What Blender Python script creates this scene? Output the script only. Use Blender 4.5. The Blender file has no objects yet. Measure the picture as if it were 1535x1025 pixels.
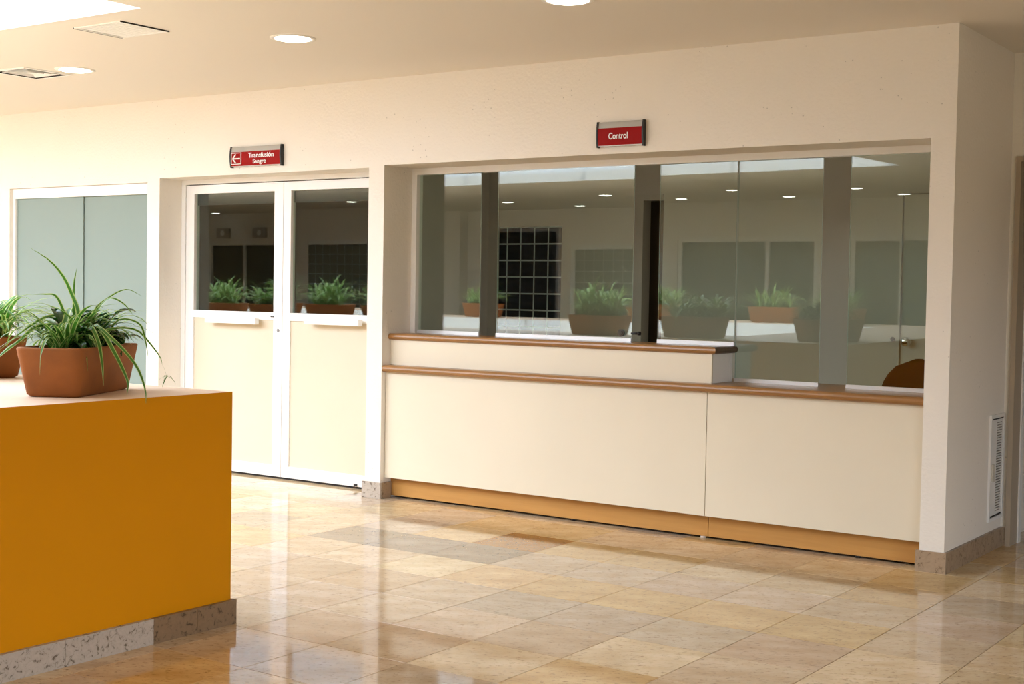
import bpy, bmesh, math, random
from mathutils import Vector, Matrix
random.seed(7)
R = math.radians
PI = math.pi
sc = bpy.context.scene
COL = sc.collection

# ------------------------------------------------------------------ camera
cam_d = bpy.data.cameras.new('camera')
cam = bpy.data.objects.new('camera', cam_d); COL.objects.link(cam)
F_, Rt_, Up_ = Vector((-0.57208789, 0.81931021, -0.03802924)), Vector((0.81940643, 0.57295429, 0.01721853)), Vector((-0.03589633, 0.02131089, 0.99912827))
CAM = Vector((2.13341916, -6.91146857, 1.4))
FPX = 2050.03
m = Matrix.Identity(4)
for i in range(3):
    m[i][0], m[i][1], m[i][2], m[i][3] = Rt_[i], Up_[i], -F_[i], CAM[i]
cam.matrix_world = m
cam_d.sensor_width = 36.0
cam_d.lens = 36.0 * FPX / 1535.0
cam_d.clip_start = 0.05
sc.camera = cam

# ------------------------------------------------------------------ sky, sun, portals, exposure
SKY = 8.5
SUN = 9.0
w = bpy.data.worlds.new('sky'); sc.world = w; w.use_nodes = True
wn = w.node_tree; wn.nodes.clear()
wo = wn.nodes.new('ShaderNodeOutputWorld'); bg = wn.nodes.new('ShaderNodeBackground')
tc = wn.nodes.new('ShaderNodeTexCoord'); sep = wn.nodes.new('ShaderNodeSeparateXYZ'); rp = wn.nodes.new('ShaderNodeValToRGB')
wn.links.new(tc.outputs['Generated'], sep.inputs[0]); wn.links.new(sep.outputs['Z'], rp.inputs[0])
rp.color_ramp.elements[0].position = 0.0; rp.color_ramp.elements[0].color = (0.20, 0.20, 0.18, 1)
rp.color_ramp.elements[1].position = 0.04; rp.color_ramp.elements[1].color = (0.81, 0.92, 1.08, 1)
wn.links.new(rp.outputs[0], bg.inputs[0]); bg.inputs[1].default_value = SKY
wn.links.new(bg.outputs[0], wo.inputs[0])

H = 2.773                       # ceiling height
SKX0, SKX1, SKY0, SKY1 = -17.0, -3.35, -7.55, -2.345     # roof opening
WIN_R = (-9.0, -3.2, 0.0, 2.1)                          # glazed opening in the right wall: y0,y1,z0,z1
XR = 6.0

sd = bpy.data.lights.new('sun', 'SUN'); sd.energy = SUN; sd.angle = R(1.5); sd.color = (1.0, 0.97, 0.92)
sun = bpy.data.objects.new('sun', sd); COL.objects.link(sun)
sun.rotation_euler = Vector((-0.28, -0.52, -0.90)).to_track_quat('-Z', 'Y').to_euler()

def portal(name, loc, rot, sx, sy):
    d = bpy.data.lights.new(name, 'AREA'); d.shape = 'RECTANGLE'; d.size = sx; d.size_y = sy; d.energy = 1
    d.cycles.is_portal = True
    o = bpy.data.objects.new(name, d); COL.objects.link(o); o.location = loc; o.rotation_euler = rot
portal('roof_portal', ((SKX0 + SKX1) / 2, (SKY0 + SKY1) / 2, 3.50), (0, 0, 0), SKX1 - SKX0, SKY1 - SKY0)
portal('window_portal', (XR + 0.12, (WIN_R[0] + WIN_R[1]) / 2, (WIN_R[2] + WIN_R[3]) / 2), (0, R(90), 0), WIN_R[3] - WIN_R[2], WIN_R[1] - WIN_R[0])

sc.view_settings.view_transform = 'Standard'
sc.view_settings.look = 'None'
sc.view_settings.gamma = 1.0
sc.view_settings.use_curve_mapping = False
sc.view_settings.exposure = 0.17
cy = sc.cycles
cy.use_denoising = True
cy.max_bounces = 10; cy.diffuse_bounces = 6; cy.glossy_bounces = 5; cy.transparent_max_bounces = 16
cy.sample_clamp_indirect = 6.0
cy.blur_glossy = 0.0
cy.use_adaptive_sampling = False
cy.caustics_reflective = False; cy.caustics_refractive = False

# ------------------------------------------------------------------ materials
def nodes_of(name):
    mt = bpy.data.materials.new(name); mt.use_nodes = True
    nt = mt.node_tree
    return mt, nt, nt.nodes['Principled BSDF']

def mat(name, col, rough=0.5, metal=0.0, spec=0.5, bump=None, vary=None, emit=None):
    """col linear rgb; bump=(scale,strength,dist); vary=(scale,amount)"""
    mt, nt, b = nodes_of(name)
    b.inputs['Base Color'].default_value = (*col, 1); b.inputs['Roughness'].default_value = rough
    b.inputs['Metallic'].default_value = metal; b.inputs['Specular IOR Level'].default_value = spec
    g = nt.nodes.new('ShaderNodeNewGeometry')
    if vary:
        n = nt.nodes.new('ShaderNodeTexNoise'); n.inputs['Scale'].default_value = vary[0]; n.inputs['Detail'].default_value = 4
        nt.links.new(g.outputs['Position'], n.inputs['Vector'])
        r = nt.nodes.new('ShaderNodeValToRGB')
        a = vary[1]
        r.color_ramp.elements[0].position = 0.3; r.color_ramp.elements[1].position = 0.7
        r.color_ramp.elements[0].color = (*[c * (1 - a) for c in col], 1)
        r.color_ramp.elements[1].color = (*[min(1, c * (1 + a)) for c in col], 1)
        nt.links.new(n.outputs[0], r.inputs[0]); nt.links.new(r.outputs[0], b.inputs['Base Color'])
    if bump:
        n = nt.nodes.new('ShaderNodeTexNoise'); n.inputs['Scale'].default_value = bump[0]; n.inputs['Detail'].default_value = 5
        nt.links.new(g.outputs['Position'], n.inputs['Vector'])
        bp = nt.nodes.new('ShaderNodeBump'); bp.inputs['Strength'].default_value = bump[1]; bp.inputs['Distance'].default_value = bump[2]
        nt.links.new(n.outputs[0], bp.inputs['Height']); nt.links.new(bp.outputs[0], b.inputs['Normal'])
    if emit:
        b.inputs['Emission Color'].default_value = (*emit[0], 1); b.inputs['Emission Strength'].default_value = emit[1]
    return mt

def plaster(name, col):
    """rough plaster with fine stipple and sparse pin holes"""
    mt, nt, b = nodes_of(name)
    b.inputs['Roughness'].default_value = 0.85; b.inputs['Specular IOR Level'].default_value = 0.25
    g = nt.nodes.new('ShaderNodeNewGeometry')
    n = nt.nodes.new('ShaderNodeTexNoise'); n.inputs['Scale'].default_value = 55; n.inputs['Detail'].default_value = 6
    v = nt.nodes.new('ShaderNodeTexVoronoi'); v.inputs['Scale'].default_value = 26
    n2 = nt.nodes.new('ShaderNodeTexNoise'); n2.inputs['Scale'].default_value = 3.0
    for k in (n, v, n2): nt.links.new(g.outputs['Position'], k.inputs['Vector'])
    th = nt.nodes.new('ShaderNodeMath'); th.operation = 'LESS_THAN'; th.inputs[1].default_value = 0.10
    nt.links.new(v.outputs['Distance'], th.inputs[0])
    gt = nt.nodes.new('ShaderNodeMath'); gt.operation = 'GREATER_THAN'; gt.inputs[1].default_value = 0.57
    nt.links.new(n2.outputs[0], gt.inputs[0])
    ml = nt.nodes.new('ShaderNodeMath'); ml.operation = 'MULTIPLY'
    nt.links.new(th.outputs[0], ml.inputs[0]); nt.links.new(gt.outputs[0], ml.inputs[1])
    mx = nt.nodes.new('ShaderNodeMix'); mx.data_type = 'RGBA'
    mx.inputs[6].default_value = (*col, 1); mx.inputs[7].default_value = (*[c * 0.72 for c in col], 1)
    nt.links.new(ml.outputs[0], mx.inputs[0]); nt.links.new(mx.outputs[2], b.inputs['Base Color'])
    sb = nt.nodes.new('ShaderNodeMath'); sb.operation = 'SUBTRACT'
    nt.links.new(n.outputs[0], sb.inputs[0]); nt.links.new(ml.outputs[0], sb.inputs[1])
    bp = nt.nodes.new('ShaderNodeBump'); bp.inputs['Strength'].default_value = 0.55; bp.inputs['Distance'].default_value = 0.005
    nt.links.new(sb.outputs[0], bp.inputs['Height']); nt.links.new(bp.outputs[0], b.inputs['Normal'])
    return mt

def glass(name, tint, ior=1.52, boost=1.0):
    """clear pane: each face lets the view through and mirrors by Fresnel"""
    mt = bpy.data.materials.new(name); mt.use_nodes = True
    nt = mt.node_tree; nt.nodes.clear()
    o = nt.nodes.new('ShaderNodeOutputMaterial'); mx = nt.nodes.new('ShaderNodeMixShader')
    t = nt.nodes.new('ShaderNodeBsdfTransparent'); t.inputs[0].default_value = (*tint, 1)
    gl = nt.nodes.new('ShaderNodeBsdfGlossy'); gl.inputs['Roughness'].default_value = 0.0; gl.inputs[0].default_value = (0.93, 0.97, 1.0, 1)
    f = nt.nodes.new('ShaderNodeFresnel'); f.inputs[0].default_value = ior
    g = nt.nodes.new('ShaderNodeNewGeometry')
    # same Fresnel on both faces of the sheet (no total reflection inside a thin pane)
    dp = nt.nodes.new('ShaderNodeVectorMath'); dp.operation = 'DOT_PRODUCT'
    nt.links.new(g.outputs['Normal'], dp.inputs[0]); nt.links.new(g.outputs['Incoming'], dp.inputs[1])
    ab = nt.nodes.new('ShaderNodeMath'); ab.operation = 'ABSOLUTE'; nt.links.new(dp.outputs['Value'], ab.inputs[0])
    om = nt.nodes.new('ShaderNodeMath'); om.operation = 'SUBTRACT'; om.inputs[0].default_value = 1.0; nt.links.new(ab.outputs[0], om.inputs[1])
    pw = nt.nodes.new('ShaderNodeMath'); pw.operation = 'POWER'; pw.inputs[1].default_value = 5.0; nt.links.new(om.outputs[0], pw.inputs[0])
    r0 = ((ior - 1) / (ior + 1)) ** 2 * boost
    ma = nt.nodes.new('ShaderNodeMath'); ma.operation = 'MULTIPLY_ADD'; ma.inputs[1].default_value = 1 - r0; ma.inputs[2].default_value = r0
    nt.links.new(pw.outputs[0], ma.inputs[0])
    nt.nodes.remove(f)
    nt.links.new(ma.outputs[0], mx.inputs[0]); nt.links.new(t.outputs[0], mx.inputs[1]); nt.links.new(gl.outputs[0], mx.inputs[2])
    nt.links.new(mx.outputs[0], o.inputs[0])
    return mt

def travertine(name, from_object):
    mt, nt, b = nodes_of(name)
    L = nt.links.new
    g = nt.nodes.new('ShaderNodeNewGeometry')
    if from_object:
        oi = nt.nodes.new('ShaderNodeObjectInfo'); colr, rnd = oi.outputs['Color'], oi.outputs['Random']
    else:
        at = nt.nodes.new('ShaderNodeAttribute'); at.attribute_name = 'tone'; colr, rnd = at.outputs['Color'], at.outputs['Alpha']
    off = nt.nodes.new('ShaderNodeMath'); off.operation = 'MULTIPLY'; off.inputs[1].default_value = 37.0; L(rnd, off.inputs[0])
    cb = nt.nodes.new('ShaderNodeCombineXYZ'); L(off.outputs[0], cb.inputs[2])
    ad = nt.nodes.new('ShaderNodeVectorMath'); ad.operation = 'ADD'; L(g.outputs['Position'], ad.inputs[0]); L(cb.outputs[0], ad.inputs[1])
    mp = nt.nodes.new('ShaderNodeMapping'); mp.inputs['Rotation'].default_value = (0, 0, R(-30)); L(ad.outputs[0], mp.inputs[0])
    st = nt.nodes.new('ShaderNodeMapping'); st.inputs['Scale'].default_value = (1.0, 2.2, 1); L(mp.outputs[0], st.inputs[0])
    n1 = nt.nodes.new('ShaderNodeTexNoise'); n1.inputs['Scale'].default_value = 4.0; n1.inputs['Detail'].default_value = 8; n1.inputs['Roughness'].default_value = 0.6
    L(st.outputs[0], n1.inputs['Vector'])
    n2 = nt.nodes.new('ShaderNodeTexNoise'); n2.inputs['Scale'].default_value = 34; n2.inputs['Detail'].default_value = 6; n2.inputs['Roughness'].default_value = 0.7
    L(st.outputs[0], n2.inputs['Vector'])
    r1 = nt.nodes.new('ShaderNodeValToRGB')
    r1.color_ramp.elements[0].position = 0.3; r1.color_ramp.elements[0].color = (0.80, 0.71, 0.57, 1)
    r1.color_ramp.elements[1].position = 0.68; r1.color_ramp.elements[1].color = (1.08, 1.08, 1.08, 1)
    L(n1.outputs[0], r1.inputs[0])
    mu = nt.nodes.new('ShaderNodeMix'); mu.data_type = 'RGBA'; mu.blend_type = 'MULTIPLY'; mu.inputs[0].default_value = 1
    L(colr, mu.inputs[6]); L(r1.outputs[0], mu.inputs[7])
    r2 = nt.nodes.new('ShaderNodeValToRGB')
    r2.color_ramp.elements[0].position = 0.33; r2.color_ramp.elements[0].color = (0.36, 0.27, 0.18, 1)
    r2.color_ramp.elements[1].position = 0.45; r2.color_ramp.elements[1].color = (1, 1, 1, 1)
    L(n2.outputs[0], r2.inputs[0])
    m2 = nt.nodes.new('ShaderNodeMix'); m2.data_type = 'RGBA'; m2.blend_type = 'MULTIPLY'; m2.inputs[0].default_value = 0.85
    L(mu.outputs[2], m2.inputs[6]); L(r2.outputs[0], m2.inputs[7])
    L(m2.outputs[2], b.inputs['Base Color'])
    b.inputs['Roughness'].default_value = 0.07; b.inputs['Specular IOR Level'].default_value = 0.5
    n3 = nt.nodes.new('ShaderNodeTexNoise'); n3.inputs['Scale'].default_value = 7; L(g.outputs['Position'], n3.inputs['Vector'])
    bp = nt.nodes.new('ShaderNodeBump'); bp.inputs['Strength'].default_value = 0.05; bp.inputs['Distance'].default_value = 0.002
    L(n3.outputs[0], bp.inputs['Height']); L(bp.outputs[0], b.inputs['Normal'])
    return mt

def stone(name, base, dark, rough=0.45, scale=30):
    mt, nt, b = nodes_of(name)
    L = nt.links.new
    g = nt.nodes.new('ShaderNodeNewGeometry')
    n = nt.nodes.new('ShaderNodeTexNoise'); n.inputs['Scale'].default_value = scale; n.inputs['Detail'].default_value = 7; n.inputs['Roughness'].default_value = 0.68
    n.inputs['Distortion'].default_value = 0.8
    L(g.outputs['Position'], n.inputs['Vector'])
    r = nt.nodes.new('ShaderNodeValToRGB')
    r.color_ramp.elements[0].position = 0.37; r.color_ramp.elements[0].color = (*dark, 1)
    r.color_ramp.elements[1].position = 0.445; r.color_ramp.elements[1].color = (*base, 1)
    e = r.color_ramp.elements.new(0.75); e.color = (*[min(1, c * 1.2) for c in base], 1)
    L(n.outputs[0], r.inputs[0]); L(r.outputs[0], b.inputs['Base Color'])
    b.inputs['Roughness'].default_value = rough
    bp = nt.nodes.new('ShaderNodeBump'); bp.inputs['Strength'].default_value = 0.2; bp.inputs['Distance'].default_value = 0.003
    L(n.outputs[0], bp.inputs['Height']); L(bp.outputs[0], b.inputs['Normal'])
    return mt

def wood(name, c1, c2, rough=0.35, axis='x'):
    mt, nt, b = nodes_of(name)
    L = nt.links.new
    g = nt.nodes.new('ShaderNodeNewGeometry')
    mp = nt.nodes.new('ShaderNodeMapping'); mp.inputs['Scale'].default_value = (1.2, 26, 26)
    L(g.outputs['Position'], mp.inputs[0])
    n = nt.nodes.new('ShaderNodeTexNoise'); n.inputs['Scale'].default_value = 2.0; n.inputs['Detail'].default_value = 5
    L(mp.outputs[0], n.inputs['Vector'])
    r = nt.nodes.new('ShaderNodeValToRGB')
    r.color_ramp.elements[0].position = 0.3; r.color_ramp.elements[0].color = (*c1, 1)
    r.color_ramp.elements[1].position = 0.7; r.color_ramp.elements[1].color = (*c2, 1)
    L(n.outputs[0], r.inputs[0]); L(r.outputs[0], b.inputs['Base Color'])
    b.inputs['Roughness'].default_value = rough
    return mt

def leaf_mat(name, mid, edge, rough=0.4, w0=0.55, w1=0.8):
    mt, nt, b = nodes_of(name)
    L = nt.links.new
    uv = nt.nodes.new('ShaderNodeUVMap')
    sx = nt.nodes.new('ShaderNodeSeparateXYZ'); L(uv.outputs[0], sx.inputs[0])
    a = nt.nodes.new('ShaderNodeMath'); a.operation = 'MULTIPLY_ADD'; a.inputs[1].default_value = 2; a.inputs[2].default_value = -1
    L(sx.outputs['X'], a.inputs[0])
    ab = nt.nodes.new('ShaderNodeMath'); ab.operation = 'ABSOLUTE'; L(a.outputs[0], ab.inputs[0])
    r = nt.nodes.new('ShaderNodeValToRGB')
    r.color_ramp.elements[0].position = w0; r.color_ramp.elements[0].color = (*mid, 1)
    r.color_ramp.elements[1].position = w1; r.color_ramp.elements[1].color = (*edge, 1)
    L(ab.outputs[0], r.inputs[0]); L(r.outputs[0], b.inputs['Base Color'])
    b.inputs['Roughness'].default_value = rough
    tr = nt.nodes.new('ShaderNodeBsdfTranslucent'); L(r.outputs[0], tr.inputs[0])
    mx = nt.nodes.new('ShaderNodeMixShader'); mx.inputs[0].default_value = 0.3
    o = nt.nodes['Material Output']
    L(b.outputs[0], mx.inputs[1]); L(tr.outputs[0], mx.inputs[2]); L(mx.outputs[0], o.inputs[0])
    return mt

WALL = (0.83, 0.788, 0.715)
M = {}
M['wall'] = plaster('cream_plaster', WALL)
M['ceil'] = mat('ceiling_paint', (0.77, 0.728, 0.665), 0.9, spec=0.2)
M['white'] = mat('white_frame_paint', (0.84, 0.83, 0.80), 0.35)
M['alu'] = mat('brushed_aluminium', (0.78, 0.78, 0.78), 0.32, metal=0.6)
M['panel'] = mat('cream_laminate', (0.755, 0.685, 0.535), 0.45, vary=(2.0, 0.02))
M['doorpanel'] = mat('beige_door_panel', (0.70, 0.62, 0.475), 0.5, vary=(2.0, 0.02))
M['orange'] = mat('orange_paint', (0.66, 0.262, 0.0), 0.6, spec=0.15, vary=(1.5, 0.03))
M['peach'] = mat('peach_coping', (0.72, 0.54, 0.40), 0.5, vary=(6, 0.04))
M['lining'] = mat('white_lining', (0.86, 0.87, 0.88), 0.6)
M['kick'] = wood('ochre_kick_board', (0.50, 0.25, 0.065), (0.56, 0.29, 0.08), 0.4)
M['ledge'] = wood('brown_wood_ledge', (0.27, 0.125, 0.036), (0.36, 0.175, 0.058), 0.28)
M['ledge_end_shade'] = wood('shaded_end_wood', (0.085, 0.05, 0.032), (0.12, 0.07, 0.045), 0.3)  # ledge wood darkened to paint in the shade on the right end
M['tile'] = travertine('travertine_tile', True)
M['tile_attr'] = travertine('travertine_floor', False)
M['grout'] = mat('floor_grout', (0.30, 0.24, 0.17), 0.8)
M['skirt'] = stone('travertine_skirting', (0.34, 0.25, 0.165), (0.15, 0.095, 0.05), 0.4, 34)
M['skirt_pale'] = stone('pale_skirting', (0.44, 0.38, 0.31), (0.13, 0.095, 0.06), 0.5, 44)
M['skirt_dark'] = stone('dark_skirting', (0.22, 0.14, 0.075), (0.08, 0.045, 0.02), 0.45, 38)
M['glass'] = glass('clear_glass', (0.89, 0.95, 0.91), boost=1.45)
M['edge'] = mat('polished_glass_edge', (0.55, 0.66, 0.60), 0.2)
M['frost'] = mat('frosted_glass', (0.235, 0.30, 0.27), 0.4, spec=0.25)
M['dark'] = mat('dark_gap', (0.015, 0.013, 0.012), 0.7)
M['jamb'] = mat('beige_door_frame', (0.42, 0.35, 0.26), 0.5)
M['sign_metal'] = mat('grey_anodised_metal', (0.42, 0.40, 0.36), 0.4, metal=0.5)
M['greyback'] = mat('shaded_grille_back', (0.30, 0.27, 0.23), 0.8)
M['black'] = mat('black_plastic', (0.012, 0.011, 0.011), 0.4)
M['red'] = mat('red_sign_film', (0.30, 0.005, 0.004), 0.5, spec=0.1)
M['text'] = mat('white_lettering', (0.9, 0.9, 0.9), 0.5)
M['lamp'] = mat('lit_lamp_glass', (1, 1, 1), 0.5, emit=((1.0, 0.95, 0.86), 16.0))
M['lamp'].cycles.emission_sampling = 'NONE'
M['office_fill'] = mat('office_fill_glow', (1, 1, 1), 0.5, emit=((1.0, 0.93, 0.80), 1.5))  # glow of the fill panels added over the office
M['clay'] = mat('terracotta', (0.28, 0.088, 0.013), 0.75, vary=(9, 0.16), bump=(40, 0.15, 0.003))
M['soil'] = mat('potting_soil', (0.03, 0.018, 0.01), 0.95, bump=(80, 0.8, 0.01))
M['spider'] = leaf_mat('spider_plant_leaf', (0.055, 0.19, 0.015), (0.46, 0.56, 0.17))
M['spider_brightened'] = leaf_mat('brightened_spider_leaf', (0.09, 0.26, 0.035), (0.55, 0.66, 0.28), 0.4, .4, .7)  # spider leaf copy lightened so the reflected plants look lit
M['spider_dark'] = leaf_mat('plain_green_leaf', (0.04, 0.135, 0.015), (0.10, 0.25, 0.03))
M['broad'] = leaf_mat('dark_glossy_leaf', (0.010, 0.045, 0.008), (0.016, 0.065, 0.010), 0.24, 0.1, 0.2)
M['stem'] = mat('pale_runner', (0.40, 0.42, 0.16), 0.5)
M['room'] = mat('office_paint', (0.66, 0.61, 0.53), 0.9, spec=0.2)
M['bounce_cut'] = wood('dark_wood_to_cut_bounce', (0.14, 0.075, 0.035), (0.20, 0.11, 0.05), 0.5)  # unseen right wall coloured dark to cut its bounced light
M['brown'] = mat('dark_brown_wall', (0.16, 0.11, 0.065), 0.8)
M['block'] = mat('dark_glass_block', (0.004, 0.005, 0.005), 0.5, spec=0.1)
M['mortar'] = mat('pale_mortar', (0.84, 0.88, 0.88), 0.7)
M['gblock'] = mat('green_glass_block', (0.14, 0.17, 0.14), 0.12)
M['darkglass'] = mat('dark_window_glass', (0.05, 0.062, 0.045), 0.04)
M['maroon'] = mat('maroon_upholstery', (0.050, 0.0025, 0.005), 0.95, spec=0.1)
M['chrome'] = mat('chrome', (0.8, 0.8, 0.8), 0.12, metal=1.0)
M['steel'] = mat('dull_steel', (0.40, 0.40, 0.40), 0.4, metal=0.8)
M['gunmetal'] = mat('black_chrome', (0.10, 0.10, 0.10), 0.2, metal=0.9)
M['cream'] = mat('door_cream', (0.62, 0.58, 0.49), 0.5)
M['olive'] = mat('grey_green_glass', (0.27, 0.28, 0.23), 0.25)

# ------------------------------------------------------------------ mesh helpers
def box(bm, x0, x1, y0, y1, z0, z1, mi=0, skip=''):
    v = [bm.verts.new(p) for p in ((x0,y0,z0),(x1,y0,z0),(x1,y1,z0),(x0,y1,z0),(x0,y0,z1),(x1,y0,z1),(x1,y1,z1),(x0,y1,z1))]
    fs = {'b':(0,3,2,1),'t':(4,5,6,7),'f':(0,1,5,4),'k':(2,3,7,6),'r':(1,2,6,5),'l':(3,0,4,7)}
    out = {}
    for k, ix in fs.items():
        if k in skip: continue
        f = bm.faces.new([v[i] for i in ix]); f.material_index = mi; out[k] = f
    return out

def cyl(bm, c, axis, r, h, n=24, r2=None, mi=0):
    """cylinder from c along axis (unit vector) of length h"""
    a = Vector(axis).normalized(); q = a.to_track_quat('Z', 'Y'); c = Vector(c); r2 = r if r2 is None else r2
    lo, hi = [], []
    for i in range(n):
        t = 2 * PI * i / n
        d = q @ Vector((math.cos(t), math.sin(t), 0))
        lo.append(bm.verts.new(c + d * r)); hi.append(bm.verts.new(c + d * r2 + a * h))
    for i in range(n):
        j = (i + 1) % n
        f = bm.faces.new((lo[i], lo[j], hi[j], hi[i])); f.smooth = True; f.material_index = mi
    bm.faces.new(lo[::-1]).material_index = mi; bm.faces.new(hi).material_index = mi

def lathe(bm, c, axis, prof, n=24):
    a = Vector(axis).normalized(); q = a.to_track_quat('Z', 'Y'); c = Vector(c)
    rings = []
    for r, z in prof:
        rings.append([bm.verts.new(c + q @ Vector((r * math.cos(2*PI*i/n), r * math.sin(2*PI*i/n), z))) for i in range(n)])
    for a_, b_ in zip(rings, rings[1:]):
        for i in range(n):
            j = (i + 1) % n
            f = bm.faces.new((a_[i], a_[j], b_[j], b_[i])); f.smooth = True
    bm.faces.new(rings[0][::-1]); bm.faces.new(rings[-1])

def prism_x(bm, prof, x0, x1, mi=0, smooth=False):
    """extrude a closed (y,z) profile along x"""
    a = [bm.verts.new((x0, y, z)) for y, z in prof]; b = [bm.verts.new((x1, y, z)) for y, z in prof]
    n = len(prof)
    for i in range(n):
        j = (i + 1) % n
        f = bm.faces.new((a[i], a[j], b[j], b[i])); f.material_index = mi; f.smooth = smooth
    bm.faces.new(a[::-1]).material_index = mi; bm.faces.new(b).material_index = mi

def bevel(bm, w=0.003, seg=2, ang=40):
    es = [e for e in bm.edges if len(e.link_faces) == 2 and e.calc_face_angle(0) > R(ang)]
    bmesh.ops.bevel(bm, geom=es, offset=w, segments=seg, affect='EDGES', profile=0.5)

def obj(name, bm, mats, parent=None, loc=None, recalc=True):
    if recalc: bmesh.ops.recalc_face_normals(bm, faces=bm.faces[:])
    me = bpy.data.meshes.new(name); bm.to_mesh(me); bm.free()
    for mm in (mats if isinstance(mats, (list, tuple)) else [mats]): me.materials.append(mm)
    o = bpy.data.objects.new(name, me); COL.objects.link(o)
    if parent: o.parent = parent
    if loc: o.location = loc
    return o

def link(name, me, parent=None, loc=None, rot=None, scale=None):
    o = bpy.data.objects.new(name, me); COL.objects.link(o)
    if parent: o.parent = parent
    if loc: o.location = loc
    if rot: o.rotation_euler = rot
    if scale: o.scale = scale
    return o

def empty(name, loc=(0, 0, 0), rz=0, parent=None):
    o = bpy.data.objects.new(name, None); COL.objects.link(o); o.location = loc; o.rotation_euler = (0, 0, rz)
    o.empty_display_size = 0.1
    if parent: o.parent = parent
    return o

def tag(o, label=None, cat=None, group=None, kind=None):
    if label: o['label'] = label
    if cat: o['category'] = cat
    if group: o['group'] = group
    if kind: o['kind'] = kind
    return o

def boxes(name, lst, mt, parent=None, bev=0, kind=None):
    bm = bmesh.new()
    for b in lst: box(bm, *b)
    if bev: bevel(bm, bev)
    o = obj(name, bm, mt, parent)
    if kind: o['kind'] = kind
    return o

# ------------------------------------------------------------------ room shell
XL, YB = -22.0, -13.2
# openings of the front wall: frosted window, double door, counter window
W1, D1, W2 = (-7.784, -6.076, 2.165), (-5.938, -3.874, 2.192), (-3.741, -0.127, 2.204)
TH = 0.36
wf = boxes('wall_front', [
    (XL, W1[0], 0, TH, 0, H), (W1[1], D1[0], 0, TH, 0, H), (D1[1], W2[0], 0, TH, 0, H), (W2[1], 0.0, 0, TH, 0, H),
    (W1[0], W1[1], 0, TH, W1[2], H), (D1[0], D1[1], 0, TH, D1[2], H), (W2[0], W2[1], 0, TH, W2[2], H)], M['wall'], kind='structure')
boxes('wall_return', [(-0.127, 0.0, TH, 1.02, 0, H)], M['wall'], kind='structure')
boxes('wall_alcove', [(-0.127, 0.03, 1.02, 1.17, 0, H), (0.03, 1.45, 1.02, 1.17, 2.195, H), (1.45, XR, 1.02, 1.17, 0, H)], M['wall'], kind='structure')
boxes('wall_right', [(XR, XR + 0.2, WIN_R[1], 1.17, 0, H), (XR, XR + 0.2, YB, WIN_R[0], 0, H), (XR, XR + 0.2, WIN_R[0], WIN_R[1], WIN_R[3], H)], M['bounce_cut'], kind='structure')
boxes('wall_left', [(XL - 0.2, XL, YB, 0.36, 0, H)], M['wall'], kind='structure')

# ceiling with the roof opening and its shaft
ZT = H + 0.55
VX0, VX1, VY0, VY1 = -5.845, -5.515, -1.475, -1.145      # hole of the air diffuser
boxes('ceiling', [
    (XL, XR, YB, SKY0, H, H + 0.12), (XL, VX0, SKY1, TH + 0.81, H, H + 0.12), (VX1, XR, SKY1, TH + 0.81, H, H + 0.12), (VX0, VX1, SKY1, VY0, H, H + 0.12), (VX0, VX1, VY1, TH + 0.81, H, H + 0.12), (XL, SKX0, SKY0, SKY1, H, H + 0.12), (SKX1, XR, SKY0, SKY1, H, H + 0.12)], M['ceil'], kind='structure')
sk = boxes('window_5', [
    (SKX0 - .1, SKX0, SKY0, SKY1, H + .12, ZT), (SKX1, SKX1 + .1, SKY0, SKY1, H + .12, ZT), (SKX0 - .1, SKX1 + .1, SKY0 - .1, SKY0, H + .12, ZT), (SKX0 - .1, SKX1 + .1, SKY1, SKY1 + .1, H + .12, ZT)], M['lining'], kind='structure')
tag(sk, 'rectangular roof light opening to white sky, top left of the ceiling')
nb = 7
for i in range(1, nb):
    x = SKX0 + (SKX1 - SKX0) * i / nb
    boxes('glazing_bar', [(x - .02, x + .02, SKY0, SKY1, ZT - .08, ZT)], M['white'], sk)

# floor: grout bed, travertine tiles laid in a square grid
boxes('floor_bed', [(XL, XR, YB, 2.4, -0.12, -0.004)], M['grout'])
floor = bpy.data.objects['floor_bed']; floor.name = 'floor'; floor['kind'] = 'structure'
P = 0.4215; GX, GY = 0.189, -0.445; G = 0.0018
def tile_mesh(bm, cx, cy, hx, hy):
    c = 0.0012
    v = [[bm.verts.new((cx + sx * (hx - i), cy + sy * (hy - i), z)) for sx, sy in ((-1,-1),(1,-1),(1,1),(-1,1))] for i, z in ((0, -0.006), (0, -c), (c, 0))]
    for a, b in zip(v, v[1:]):
        for i in range(4):
            j = (i + 1) % 4; bm.faces.new((a[i], a[j], b[j], b[i]))
    return [bm.faces.new(v[2])]
bm = bmesh.new(); tile_mesh(bm, 0, 0, (P - G) / 2, (P - G) / 2)
tme = bpy.data.meshes.new('tile'); bmesh.ops.recalc_face_normals(bm, faces=bm.faces[:]); bm.to_mesh(tme); bm.free(); tme.materials.append(M['tile'])
CREAM, SAND, GOLD, PINK, GREY, DGREY, RUST, TAN = (.72,.585,.39), (.65,.515,.34), (.66,.485,.25), (.63,.51,.375), (.54,.445,.33), (.37,.295,.22), (.43,.23,.08), (.56,.42,.275)
PALE = (.73,.62,.46)
SPECIAL = {}
def sp(x, y, c): SPECIAL[(math.floor((x - GX) / P), math.floor((y - GY) / P))] = c
for x in (-3.0, -2.55, -2.1): sp(x, -1.07, DGREY)
sp(-2.1, -0.63, RUST); sp(-3.75, -1.0, GREY); sp(-4.4, -1.9, TAN)
for x in (-2.55, -2.1): sp(x, -1.9, TAN)
sp(-1.7, -1.07, PINK); sp(-1.3, -1.07, PINK); sp(-1.7, -1.5, GOLD); sp(-1.3, -1.5, GOLD); sp(-1.7, -1.9, PINK)
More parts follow.
